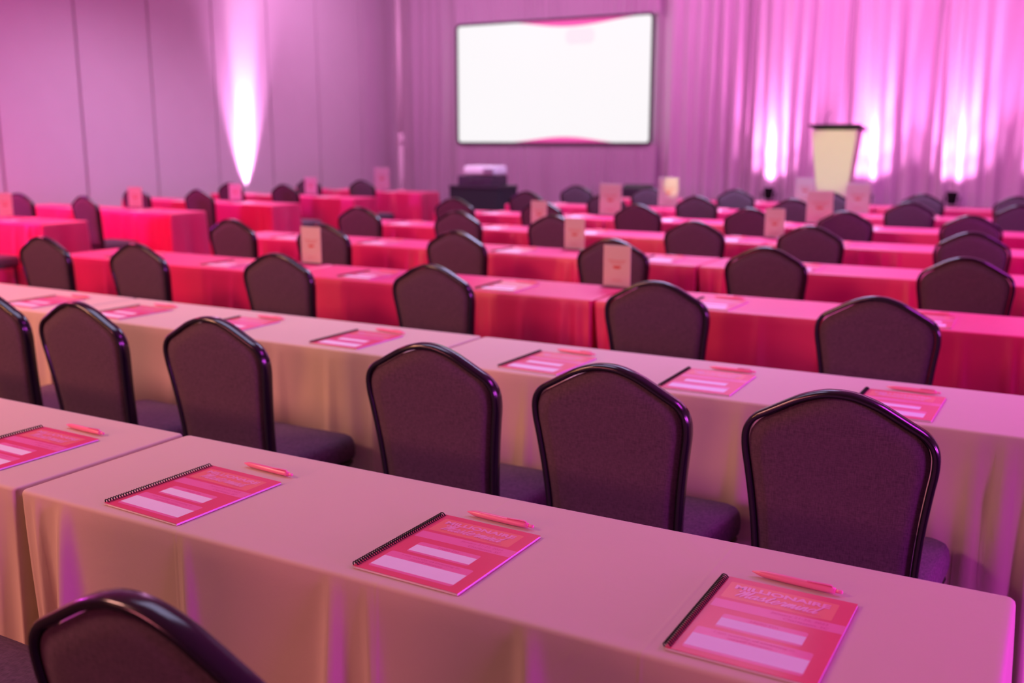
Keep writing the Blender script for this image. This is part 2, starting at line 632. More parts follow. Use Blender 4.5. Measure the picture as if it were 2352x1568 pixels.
# ------------------------------------------------------------------ projection screen with dress kit
SX0, SX1, SZ0, SZ1, SY = -10.10, -6.33, 1.40, 3.47, 16.02
t = empty('projection_screen', ((SX0+SX1)/2, SY, 0))
tag(t, 'large bright white projection screen with thin dark frame against the drapes', 'screen')
cx = (SX0+SX1)/2
w2 = (SX1-SX0)/2


def rrect(x0, x1, z0, z1, r, n=6):
    pts = []
    for (px, pz, a0) in ((x1-r, z1-r, 0), (x0+r, z1-r, 90), (x0+r, z0+r, 180), (x1-r, z0+r, 270)):
        for i in range(n+1):
            a = R(a0+90*i/n)
            pts.append((px+r*math.cos(a), pz+r*math.sin(a)))
    return pts


pts = rrect(-w2, w2, SZ0, SZ1, 0.07)
V = [(x, 0, z) for x, z in pts]+[(x, 0.03, z) for x, z in pts]
n = len(pts)
F = [tuple(range(n)), tuple(reversed(range(n, 2*n)))]+[(i, i+n, (i+1) % n+n, (i+1) % n) for i in range(n)]
obj('screen_surface', mesh('screen_surface', V, F, MT['screen'], False), t)
V, F = sweep([(x*1.004, 0.01, (z-2.435)*1.006+2.435) for x, z in pts], 1, 4, True, [(-0.02, -0.03), (0.02, -0.03), (0.02, 0.03), (-0.02, 0.03)], frame_up=(0, 1, 0))
obj('screen_frame', mesh('screen_frame', V, F, MT['dark'], False), t)
# the slide: a pink wave along the top and the bottom, a faint tint
for nm, top, x0, x1, h in (('top_wave', True, -0.75, 1.75, 0.115), ('bottom_wave', False, -0.9, 1.35, 0.10)):
    V, F = [], []
    N = 40
    for i in range(N+1):
        u = i/N
        x = x0+(x1-x0)*u
        q = math.sin(math.pi*min(1, u**(0.9 if top else 1.1)))**1.6
        zb = SZ1-0.005 if top else SZ0+0.005
        zz = zb-(h*q+0.002 if top else -(h*q+0.002))
        V += [(x, -0.004, zb), (x, -0.004, zz)]
    for i in range(N):
        F.append((2*i, 2*i+1, 2*i+3, 2*i+2))
    obj(nm, mesh(nm, V, F, MT['wave'], False), t)
pts2 = rrect(0.30, 0.85, SZ1-0.42, SZ1-0.16, 0.1)
obj('slide_tint', mesh('slide_tint', [(x, -0.003, z) for x, z in pts2], [tuple(range(len(pts2)))], MT['wave2'], False), t)
for x in (-w2+0.25, w2-0.25):
    V, F = sweep([(x, 0.05, 0.0), (x, 0.05, SZ0+0.05)], 0.025, 8)
    obj('leg', mesh('leg', V, F, MT['metal']), t)
V, F = drape(-w2-0.07, w2+0.10, 0.01, SZ0-0.02, 0.03, 31, (0.09, 0.17), 0.016, 0.02, 8, 0.012)
obj('skirt', mesh('skirt', V, F, MT['drape_dim']), t)
V, F = drape(-w2-0.07, w2+0.10, SZ1+0.02, DZ-0.1, 0.03, 32, (0.09, 0.17), 0.014, 0.02, 6, 0.012)
obj('valance', mesh('valance', V, F, MT['drape_dim']), t)

# ------------------------------------------------------------------ stage, lectern, uplights, monitor
t = empty('stage_platform', (-2.6, 14.65, 0))
tag(t, 'low dark carpeted stage platform in front of the lit drapes', 'stage')
for i in range(4):
    obj('deck', box('deck', (-3.0+i*2.0, 0, STZ-0.04), (1.99, 2.66, 0.08), MT['stage'], 0.006), t)
V, F = drape(-4.0, 4.0, 0.005, STZ-0.085, -1.315, 41, (0.08, 0.14), 0.012, 0.0, 3, 0.014)
obj('stage_skirt', mesh('stage_skirt', V, F, MT['blackcloth']), t)
for x in (-3.9, -1.9, 0.1, 2.1, 3.9):
    for y in (-1.2, 1.2):
        V, F = sweep([(x, y, 0), (x, y, STZ-0.08)], 0.025, 8)
        obj('leg', mesh('leg', V, F, MT['metal']), t)

LY = 14.75
t = empty('lectern', (-3.03, LY, STZ))
tag(t, 'cream tapered lectern with dark slanted top on the stage', 'lectern')


def prism(zs, hw, hd, yc=(0, 0)):
    V = []
    for z, w_, d_, y_ in zip(zs, hw, hd, yc):
        V += [(-w_, y_-d_, z), (w_, y_-d_, z), (w_, y_+d_, z), (-w_, y_+d_, z)]
    F = [(3, 2, 1, 0)]
    m = len(zs)
    for i in range(m-1):
        for j in range(4):
            F.append((i*4+j, i*4+(j+1) % 4, i*4+4+(j+1) % 4, i*4+4+j))
    F.append(tuple((m-1)*4+j for j in range(4)))
    return V, F


V, F = prism([0.03, 0.05, 1.09], [0.185, 0.19, 0.305], [0.15, 0.155, 0.22], (0.02, 0.02, 0))
obj('body', mesh('body', V, F, MT['cream'], False), t)
V, F = prism([0.0, 0.03], [0.24, 0.24], [0.21, 0.21], (0.02, 0.02))
obj('base', mesh('base', V, F, MT['dark'], False), t)
bm = bmesh.new()
add_box(bm, (0, 0.02, 1.125), (0.70, 0.52, 0.035), 0.006, Matrix.Rotation(R(-7), 3, 'X'))
obj('top', bm_mesh('top', bm, MT['dark']), t)
bm = bmesh.new()
add_box(bm, (0, 0.275, 1.125), (0.66, 0.02, 0.03), 0.004)
obj('paper_stop', bm_mesh('paper_stop', bm, MT['dark']), t)
V, F = sweep(catmull([(-0.12, -0.2, 1.15), (-0.12, -0.2, 1.25), (-0.11, -0.12, 1.32), (-0.1, 0.0, 1.35)]), 0.005, 6)
obj('gooseneck_microphone', mesh('gooseneck_microphone', V, F, MT['metal']), t)


def uplight(loc, label, tilt, rotz=0):
    t = empty('uplight', loc, rotz)
    tag(t, label, 'stage light', 'floor uplights washing the walls')
    Rm = Matrix.Rotation(R(tilt), 3, 'X')
    c = Vector((0, 0, 0.125))
    prof = [(-0.086, 0.03), (-0.084, 0.055), (-0.06, 0.065), (0.03, 0.075), (0.075, 0.085), (0.0845, 0.085), (0.0855, 0.078)]
    V, F = sweep([c+Rm @ Vector((0, 0, z)) for z, r in prof], [r for z, r in prof], 20)
    obj('housing', mesh('housing', V, F, MT['glide']), t)
    V, F = sweep([c+Rm @ Vector((0, 0, z)) for z in (0.0858, 0.0895)], 0.072, 20)
    obj('lens', mesh('lens', V, F, MT['lens'], False), t)
    V, F = sweep([(-0.10, 0, 0.125), (-0.10, 0, 0.02), (-0.08, 0, 0.008), (0.08, 0, 0.008), (0.10, 0, 0.02), (0.10, 0, 0.125)], 1, 4, False, [(-0.006, -0.018), (0.006, -0.018), (0.006, 0.018), (-0.006, 0.018)], frame_up=(0, 1, 0.01))
    obj('yoke', mesh('yoke', V, F, MT['glide'], False), t)
    for s in (-1, 1):
        V, F = sweep([(s*0.088, 0, 0.125), (s*0.12, 0, 0.125)], 0.02, 10)
        obj('tilt_knob', mesh('tilt_knob', V, F, MT['metal']), t)


ul = ['small black uplight on the stage between the screen and the lectern',
      'small black uplight on the stage just past the lectern, behind the signs',
      'small black uplight on the stage beneath the bright drape past the lectern',
      'small black uplight farthest along the stage from the lectern']
for (x, y), lab in zip(UPL, ul):
    uplight((x, y, STZ), lab, -12)
uplight((-11.80, 12.45, 0), 'black floor uplight at the foot of the partition wall below the white glow', -10, R(90))

# wedge monitor on the stage edge, near the screen
t = empty('stage_monitor', (-6.15, 15.2, STZ))
tag(t, 'low black wedge loudspeaker on the stage beneath the screen corner', 'speaker')
V = [(-0.24, -0.17, 0), (0.24, -0.17, 0), (0.24, 0.17, 0), (-0.24, 0.17, 0), (-0.24, -0.17, 0.2), (0.24, -0.17, 0.2), (0.24, -0.05, 0.26), (-0.24, -0.05, 0.26), (0.24, 0.17, 0.07), (-0.24, 0.17, 0.07)]
F = [(3, 2, 1, 0), (0, 1, 5, 4), (4, 5, 6, 7), (7, 6, 8, 9), (9, 8, 2, 3), (0, 4, 7, 9, 3), (1, 2, 8, 6, 5)]
obj('cabinet', mesh('cabinet', V, F, MT['case'], False), t)
nrm = Vector((0, 0.19, 0.22)).normalized()
gv = []
for x, y, z in ((-0.22, -0.03, 0.25), (0.22, -0.03, 0.25), (0.22, 0.15, 0.0864), (-0.22, 0.15, 0.0864)):
    gv.append(Vector((x, y, z))+nrm*0.006)
obj('grille', mesh('grille', gv+[v-nrm*0.01 for v in gv], [(0, 1, 2, 3), (4, 7, 6, 5), (0, 4, 5, 1), (1, 5, 6, 2), (2, 6, 7, 3), (3, 7, 4, 0)], MT['grille'], False), t)

# ------------------------------------------------------------------ projector cart in the aisle
t = empty('projector_cart', (-6.81, 11.2, 0))
tag(t, 'black draped cart in the aisle carrying a case and projector', 'cart')
obj('cart_top', box('cart_top', (0, 0.2, 0.865), (0.76, 0.5, 0.03), MT['dark'], 0.006), t)
rows = []
V, F = [], []
per = []
for (x0, y0_, x1, y1_) in ((-0.37, -0.04, 0.37, -0.04), (0.37, -0.04, 0.37, 0.44), (0.37, 0.44, -0.37, 0.44), (-0.37, 0.44, -0.37, -0.04)):
    for i in range(24):
        u = i/24
        per.append((x0+(x1-x0)*u, y0_+(y1_-y0_)*u))
NP = len(per)
for kz in range(6):
    z = 0.85-0.84*kz/5
    for i, (x, y) in enumerate(per):
        s = 1+0.02*kz/5+0.012*math.sin(i*1.55)*kz/5
        V.append((x*s, 0.2+(y-0.2)*s, z))
for kz in range(5):
    for i in range(NP):
        a, b = kz*NP+i, kz*NP+(i+1) % NP
        F.append((a, a+NP, b+NP, b))
obj('skirt', mesh('skirt', V, F, MT['blackcloth']), t)
for x in (-0.33, 0.33):
    for y in (0.0, 0.4):
        V, F = sweep([(x, y, 0.0), (x, y, 0.85)], 0.016, 8)
        obj('leg', mesh('leg', V, F, MT['metal']), t)
t = empty('equipment_case', (-6.83, 11.42, 0.88))
tag(t, 'black equipment case on the draped cart under the projector', 'case')
obj('case_body', box('case_body', (0, 0, 0.062), (0.52, 0.40, 0.124), MT['case'], 0.008), t)
for s in (-1, 1):
    V, F = sweep(catmull([(s*0.06-0.05, -0.203, 0.07), (s*0.06-0.04, -0.215, 0.07), (s*0.06+0.04, -0.215, 0.07), (s*0.06+0.05, -0.203, 0.07)]), 0.006, 6)
    obj('latch', mesh('latch', V, F, MT['metal']), t)
t = empty('projector', (-6.79, 11.42, 1.004))
tag(t, 'white projector on the black case in the aisle facing the screen', 'projector')
obj('housing', box('housing', (0, 0, 0.068), (0.46, 0.36, 0.115), MT['projwhite'], 0.03), t)
V, F = sweep([(-0.14, 0.185, 0.07), (-0.14, 0.21, 0.07), (-0.14, 0.23, 0.07)], [0.05, 0.05, 0.042], 16)
obj('lens', mesh('lens', V, F, MT['dark']), t)
bm = bmesh.new()
for i in range(6):
    add_box(bm, (0.16, -0.19, 0.035+i*0.012), (0.16, 0.006, 0.005))
obj('vent', bm_mesh('vent', bm, MT['seam']), t)
for x in (-0.2, 0.2):
    for y in (-0.13, 0.13):
        V, F = sweep([(x, y, 0.0), (x, y, 0.015)], 0.015, 8)
        obj('foot', mesh('foot', V, F, MT['glide']), t)

# ------------------------------------------------------------------ draped tables
TZ = 0.75
TH = 0.012
CL_SIDE = dict()


def cloth_verts(L, D, seed, flare_ends=(0.0, 0.0), front=None):
    """tablecloth draped to the floor over a table L x D; origin on the floor at the table's centre"""
    rnd = random.Random(seed)
    r = 0.016
    hx, hy = L/2, D/2
    per = []   # (x, y, nx, ny, side, coordinate)
    ns, ne, nc = (210 if front else 120), 22, 5
    for sd, (ax, ay, bx, by, nx_, ny_, cnt) in enumerate(((-hx+r, -hy, hx-r, -hy, 0, -1, ns), (hx, -hy+r, hx, hy-r, 1, 0, ne), (hx-r, hy, -hx+r, hy, 0, 1, ns), (-hx, hy-r, -hx, -hy+r, -1, 0, ne))):
        for i in range(cnt):
            u = i/(cnt-1)
            per.append((ax+(bx-ax)*u, ay+(by-ay)*u, nx_, ny_, sd, u))
        cxr, cyr = ((hx-r, -hy+r), (hx-r, hy-r), (-hx+r, hy-r), (-hx+r, -hy+r))[sd]
        a0 = (-90, 0, 90, 180)[sd]
        for i in range(1, nc):
            a = R(a0+90*i/nc)
            per.append((cxr+r*math.cos(a), cyr+r*math.sin(a), math.cos(a), math.sin(a), 4+sd, i/nc))
    n = len(per)
    # folds on each long side: ridges that grow towards the hem
    folds = {}
    for sd in (0, 2):
        fl_ = []
        for _ in range(rnd.randint(5, 8)):
            fl_.append((rnd.uniform(0.06, 0.94), rnd.uniform(0.009, 0.018), rnd.uniform(0.014, 0.038), rnd.uniform(-0.03, 0.03)))
        # full folds close to the corners
        for u in (0.035, 0.07, 0.93, 0.965):
            fl_.append((u+rnd.uniform(-0.008, 0.008), rnd.uniform(0.008, 0.014), rnd.uniform(0.026, 0.050), rnd.uniform(-0.015, 0.015)))
        if front and sd == 0: fl_ = list(front)
        folds[sd] = fl_
    V, F = [], []
    levels = [(0.0, 1)] + [(a, 0) for a in ()]
    # rounded top edge then the drop
    er = 0.008
    prof = [(-0.0155, TZ)]
    for i in range(4):
        a = R(90*i/3)
        prof.append((-er*(1-math.sin(a)), TZ-er*(1-math.cos(a))))
    zs = [TZ-0.04, TZ-0.10, TZ-0.18, TZ-0.28, TZ-0.38, TZ-0.48, TZ-0.58, TZ-0.67, 0.006]
    for (off, z) in prof:
        for (x, y, nx_, ny_, sd, u) in per:
            V.append((x+nx_*off, y+ny_*off, z))
    for z in zs:
        t = (TZ-z)/TZ
        for (x, y, nx_, ny_, sd, u) in per:
            o = 0.0
            if sd in (0, 2):
                o = 0.012*t
                for (fu, fw_, fa, dr) in folds[sd]:
                    o += fa*t**0.65*math.exp(-((u-fu-dr*t)/(fw_*(0.6+0.8*t)))**2)
                if not front: o = min(o, 0.022 if t < 0.52 else 0.022+0.02*(t-0.52))
                o = max(o, 0.001)
            elif sd in (1, 3):
                fe = flare_ends[0] if sd == 3 else flare_ends[1]
                o = fe*t*(1+0.8*math.sin(u*9+seed)*math.sin(u*math.pi)) + 0.001*t
                o = max(o, 0.0005)
            else:
                ang = u if sd in (4, 6) else 1-u      # 0 at the long side .. 1 at the end side
                fe = {4: flare_ends[1], 5: flare_ends[1], 6: flare_ends[0], 7: flare_ends[0]}[sd]
                o = 0.05*t*math.sin(math.pi*min(1, ang*0.9+0.15))*(1 if fe > 0 else 0.55)
            pull = 0.0
            if flare_ends[0] == 0:
                pull = 0.10*t**1.3*math.exp(-((x+hx)/0.10)**2)
            if sd >= 4 and fe == 0:
                V.append((x+nx_*0.002*t+pull, y+ny_*o, z))
            else:
                V.append((x+nx_*o+pull, y+ny_*o, z))
    m = len(prof)+len(zs)
    for kk in range(m-1):
        for i in range(n):
            a, b = kk*n+i, kk*n+(i+1) % n
            F.append((a, a+n, b+n, b))
    # the flat top: quads across the table, small fans at the ends
    ia = list(range(0, ns))
    o1 = ns+(nc-1)+ne+(nc-1)
    ib = list(range(o1, o1+ns))[::-1]
    for i in range(ns-1):
        F.append((ia[i], ia[i+1], ib[i+1], ib[i]))
    F.append(tuple(range(ns-1, o1+1)))
    F.append(tuple(range(o1+ns-1, n))+(0,))
    return V, F


# rows: far edge of the table top, from the camera outwards
ROWF = [1.713, 3.168, 4.606, 6.055, 7.48, 8.92, 10.37, 11.82]
TD = 0.468
ORD = ['first', 'second', 'third', 'fourth', 'fifth', 'sixth', 'seventh', 'eighth']
TLEN = 1.862
GAP = 0.012
XJ = [-0.018, -1.893, -3.768, -5.643]
place = ['at the outer end', 'in the middle', 'at the aisle end']
for r in range(8):
    yc = ROWF[r]-TD/2
    for j in range(3):
        if r == 0 and j == 2: continue
        xc = (XJ[j]-GAP/2+XJ[j+1]+GAP/2)/2
        fe = (0.03 if j == 2 else 0.0, 0.03 if j == 0 else 0.0)
        V, F = cloth_verts(XJ[j]-XJ[j+1]-GAP, TD, 100+r*7+j, fe, [(0.020, 0.010, 0.045, 0.02), (0.066, 0.016, 0.075, 0.015), (0.255, 0.010, 0.030, 0.02), (0.45, 0.014, 0.045, -0.01), (0.49, 0.009, 0.022, 0.02), (0.655, 0.014, 0.045, 0.02), (0.86, 0.016, 0.04, 0.0), (0.95, 0.012, 0.04, 0.0)] if (r, j) == (0, 0) else None)
        mt = 'tan' if r < 2 else 'red'
        me = mesh('draped_table', V, F, MT[mt])
        o = obj('draped_table', me, None, (xc, yc, 0))
        colr = 'champagne' if r < 2 else 'fuchsia red'
        if r == 0:
            lab = ('champagne draped table closest to the camera, with the spiral notebooks in focus', 'champagne draped table of the closest row, cut off by the frame edge')[j]
        else:
            lab = '%s draped table %s of the %s row from the camera' % (colr, place[j], ORD[r])
        tag(o, lab, 'table', 'floor length draped tables of the main block')
LXE = -7.77
LTL = 2.43
for r in range(3, 8):
    yc = ROWF[r]-TD/2
    V, F = cloth_verts(LTL, TD, 300+r*5, (0.04, 0.045))
    me = mesh('draped_table', V, F, MT['red'])
    o = obj('draped_table', me, None, (LXE-LTL/2, yc, 0))
    tag(o, ['fuchsia draped table across the aisle, cut off by the frame edge, closest of its block',
            'fuchsia draped table second of the block by the partition wall',
            'fuchsia draped table third of the block by the partition wall',
            'fuchsia draped table fourth of the block by the partition wall',
            'fuchsia draped table last of the block by the partition wall'][r-3], 'table', 'floor length draped tables along the partition wall')


# ------------------------------------------------------------------ banquet chair
def back_outline():
    half = [(0.177, 0.43), (0.177, 0.50), (0.180, 0.56), (0.187, 0.64), (0.197, 0.72), (0.2035, 0.765), (0.205, 0.79), (0.2035, 0.812), (0.196, 0.833), (0.180, 0.8515), (0.15, 0.869), (0.115, 0.889), (0.085, 0.905), (0.055, 0.9165), (0.028, 0.9235), (0.0, 0.9255)]
    pr = catmull([(a, 0, b) for a, b in half], 3)
    right = [(p.x, p.z) for p in pr]
    left = [(-x, z) for x, z in reversed(right[:-1])]
    return right+left       # bottom right -> apex -> bottom left


def back_y(x, z):
    t = max(0.0, (z-0.43)/0.5)
    return -0.195-0.062*t**1.25+0.014*(1-(x/0.21)**2)*0.0


OUT = back_outline()


def ring_surface(outline, c, yf, bulge, rings=6):
    """closed cushion: two bulged faces sharing a rim"""
    n = len(outline)
    V, F = [], []
    for side, th in ((-1, bulge[0]), (1, bulge[1])):
        base = len(V)
        for k in range(rings):
            s = 1-k/rings
            q = 1-(1-(1-s))**0  # unused
            for (x, z) in outline:
                X = c[0]+(x-c[0])*s
                Z = c[1]+(z-c[1])*s
                h = th*(1-s**4)**0.6 if s < 1 else 0
                V.append((X, yf(X, Z)+side*(bulge[2]/2+h), Z))
        V.append((c[0], yf(*c)+side*(bulge[2]/2+th), c[1]))
        ci = len(V)-1
        for k in range(rings-1):
            for i in range(n):
                a, b = base+k*n+i, base+k*n+(i+1) % n
                q = (a, b, b+n, a+n)
                F.append(q if side > 0 else q[::-1])
        for i in range(n):
            a, b = base+(rings-1)*n+i, base+(rings-1)*n+(i+1) % n
            q = (a, b, ci)
            F.append(q if side > 0 else q[::-1])
    half = len(V)//2
    for i in range(n):
        a, b = i, (i+1) % n
        F.append((a, b, b+half, a+half))
    return V, F


def make_chair():
    root = empty('banquet_chair', (0, 0, 0))
    # back cushion
    ins = [(x*0.95, 0.44+(z-0.43)*0.962) for x, z in OUT]
    V, F = ring_surface(ins, (0, 0.66), back_y, (0.006, 0.028, 0.018))
    obj('backrest', mesh('backrest', V, F, MT['fabric']), root)
    # frame: a flat rounded bar bent round the cushion
    pr = []
    for (u, v) in ((-0.007, -0.014), (-0.004, -0.019), (0.004, -0.020), (0.0082, -0.015), (0.0095, 0.0), (0.0082, 0.015), (0.004, 0.020), (-0.004, 0.019), (-0.007, 0.014)):
        pr.append((u, v))
    path = [(x, back_y(x, z)+0.004, z) for x, z in OUT]
    P = [Vector(p) for p in path]
    V, F = [], []
    m = len(pr)
    for i, p in enumerate(P):
        tdir = (P[min(i+1, len(P)-1)]-P[max(i-1, 0)]).normalized()
        yv = Vector((0, 1, 0))
        yv = (yv-tdir*yv.dot(tdir)).normalized()
        outv = yv.cross(tdir).normalized()
        if outv.dot(Vector((p.x, 0, p.z-0.66))) < 0: outv = -outv
        for (u, v) in pr:
            V.append(p+outv*u+yv*v)
    for i in range(len(P)-1):
        for j in range(m):
            j2 = (j+1) % m
            F.append((i*m+j, i*m+j2, i*m+m+j2, i*m+m+j))
    F.append(tuple(range(m)))
    F.append(tuple((len(P)-1)*m+j for j in range(m)))
    bm = bmesh.new()
    me = mesh('back_frame', V, F, MT['metal'])
    bm.from_mesh(me)
    bmesh.ops.recalc_face_normals(bm, faces=bm.faces[:])
    bm.to_mesh(me)
    bm.free()
    obj('back_frame', me, root)
    # seat cushion
    so = []
    for (x, y, rr, a0) in ((0.195, 0.148, 0.035, 0), (-0.195, 0.148, 0.035, 90), (-0.175, -0.165, 0.03, 180), (0.175, -0.165, 0.03, 270)):
        for i in range(6):
            a = R(a0+90*i/5)
            so.append((x+rr*math.cos(a), y+rr*math.sin(a)))
    V, F = [], []
    n = len(so)
    prof = [(0.95, 0.392), (0.985, 0.396), (1.0, 0.41), (1.0, 0.435), (0.985, 0.455), (0.955, 0.467), (0.90, 0.474), (0.7, 0.481), (0.4, 0.484)]
    for (s, z) in prof:
        for (x, y) in so: V.append((x*s, 0.015+(y-0.015)*s, z))
    for k in range(len(prof)-1):
        for i in range(n):
            a, b = k*n+i, k*n+(i+1) % n
            F.append((a, b, b+n, a+n))
    F.append(tuple(reversed(range(n))))
    F.append(tuple((len(prof)-1)*n+i for i in range(n)))
    obj('seat', mesh('seat', V, F, MT['fabric']), root)
    # seat frame under the cushion
    V, F = sweep([(x*0.93, 0.015+(y-0.015)*0.93, 0.38) for x, y in so], 0.012, 6, True)
    obj('seat_frame', mesh('seat_frame', V, F, MT['metal']), root)
    sq = [(-0.0115, -0.0115), (0.0115, -0.0115), (0.0115, 0.0115), (-0.0115, 0.0115)]
    for s in (-1, 1):
        V, F = sweep([(s*0.185, 0.145, 0.385), (s*0.195, 0.158, 0.012)], 1, 4, False, sq)
        lg = obj('leg', mesh('leg', V, F, MT['metal'], False), root)
        obj('glide', box('glide', (s*0.195, 0.158, 0.008), (0.028, 0.028, 0.016), MT['glide'], 0.003), lg)
    for s in (-1, 1):
        V, F = sweep(catmull([(s*0.177, -0.193, 0.44), (s*0.178, -0.197, 0.38), (s*0.183, -0.225, 0.18), (s*0.192, -0.262, 0.012)], 4), 1, 4, False, sq)
        lg = obj('leg', mesh('leg', V, F, MT['metal'], False), root)
        obj('glide', box('glide', (s*0.192, -0.262, 0.008), (0.028, 0.028, 0.016), MT['glide'], 0.003), lg)
    return root


chair0 = make_chair()
first = [True]


def chair(x, ytop, label, group, rz=0.0):
    if first[0]:
        first[0] = False
        c = chair0
    else:
        c = copy_tree(chair0)
    # ytop is where the top of the back stands
    off = Vector((0, 0.255)) if abs(rz) < 1e-6 else Vector((-math.sin(rz)*0.255, math.cos(rz)*0.255))
    c.location = (x+off.x, ytop+off.y, 0)
    c.rotation_euler = (0, 0, rz)
    tag(c, label, 'chair', group)


G1 = 'charcoal purple banquet chairs of the main block'
G2 = 'charcoal purple banquet chairs by the partition wall'
chair(-0.95, 0.755, 'banquet chair closest to the camera, only its blurred back top in the frame corner', G1, 0)
chair(-1.70, 0.725, 'banquet chair of the closest row seen only as a seat at the frame corner', G1)
rowc = {1: ([-0.42, -0.98, -1.515, -2.345, -2.965, -3.49], 2.23),
        2: ([-0.585, -1.42, -2.49, -3.40, -4.38, -5.17], 3.675),
        3: ([-0.43, -1.385, -2.255, -3.29, -4.33, -5.15], 5.125),
        4: ([-0.53, -1.50, -2.29, -3.37, -4.22, -5.18], 6.55),
        5: ([-0.66, -1.555, -2.30, -3.27, -4.20, -5.12], 7.99),
        6: ([-0.41, -1.30, -2.33, -3.28, -4.25, -5.18], 9.44),
        7: ([-0.51, -1.38, -2.30, -3.32, -4.35, -5.27], 10.89)}
RAY = {1: 0.987, 2: 0.987, 3: 0.987, 4: 0.981, 5: 0.992, 6: 0.984, 7: 0.988}
OE = ['sixth', 'fifth', 'fourth', 'third', 'second', 'first']
for r, (xs, yt) in rowc.items():
    for j, x in enumerate(xs):
        if r == 1:
            lab = ['sharp banquet chair at the outer end of the second row, largest in view',
                   'sharp banquet chair next to the outer end of the second row',
                   'banquet chair third from the outer end of the second row',
                   'banquet chair fourth from the outer end of the second row, seat visible beside it',
                   'banquet chair fifth from the outer end of the second row',
                   'banquet chair of the second row cut off by the frame edge'][j]
        else:
            lab = 'banquet chair %s from the centre aisle in the %s row from the camera' % (OE[j], ORD[r])
        chair(x*RAY[r], yt-0.026+(0.006*math.sin(j*2.3+r)), lab, G1, R(1.5*math.sin(j*3.7+r*1.9)))
leftc = [(-8.25, 5.12, 0, 'banquet chair across the aisle seen only as a seat at the frame edge'),
         (-8.40, 6.53, -6, 'banquet chair standing clear at the aisle end of the second table by the partition wall'),
         (-9.42, 6.55, 0, 'banquet chair behind the small sign at the frame edge by the partition wall'),
         (-8.38, 7.98, 0, 'banquet chair nearer the aisle at the third table by the partition wall'),
         (-9.37, 7.98, 0, 'banquet chair behind a small sign at the third table by the partition wall'),
         (-8.46, 9.44, 0, 'banquet chair nearer the aisle at the fourth table by the partition wall'),
         (-9.35, 9.44, 0, 'banquet chair behind a small sign in front of the white wall glow'),
         (-8.39, 10.88, 0, 'banquet chair nearer the aisle at the last table by the partition wall'),
         (-9.31, 10.88, 0, 'banquet chair behind a small sign at the last table by the partition wall')]
for x, yt, rz, lab in leftc:
    chair(x, yt-0.02, lab, G2, R(rz))


# ------------------------------------------------------------------ notebooks and pens
NW, NH, NT = 0.216, 0.279, 0.007


def flat(pts, z, mat, name):
    return mesh(name, [(x, y, z) for x, y in pts], [tuple(range(len(pts)))], mat, False)


def rr2(x0, x1, y0, y1, r=0.005):
    return rrect(x0, x1, y0, y1, r, 4)


def text_mesh(name, body, x, y, width, height, z, mat, bold=0.0, shear=0.0, align='LEFT'):
    cu = bpy.data.curves.new(name, 'FONT')
    cu.body = body
    cu.size = 1.0
    cu.offset = bold
    cu.shear = shear
    cu.resolution_u = 3
    to = bpy.data.objects.new(name, cu)
    COL.objects.link(to)
    dg = bpy.context.evaluated_depsgraph_get()
    me = bpy.data.meshes.new_from_object(to.evaluated_get(dg))
    bpy.data.objects.remove(to)
    bpy.data.curves.remove(cu)
    xs = [v.co.x for v in me.vertices]
    ys = [v.co.y for v in me.vertices]
    x0, x1, y0_, y1_ = min(xs), max(xs), min(ys), max(ys)
    sx = width/(x1-x0)
    sy = height/(y1_-y0_)
    for v in me.vertices:
        v.co = Vector((x+(v.co.x-x0)*sx, y+(v.co.y-y0_)*sy, z))
    me.materials.clear()
    me.materials.append(mat)
    me.name = name
    return me


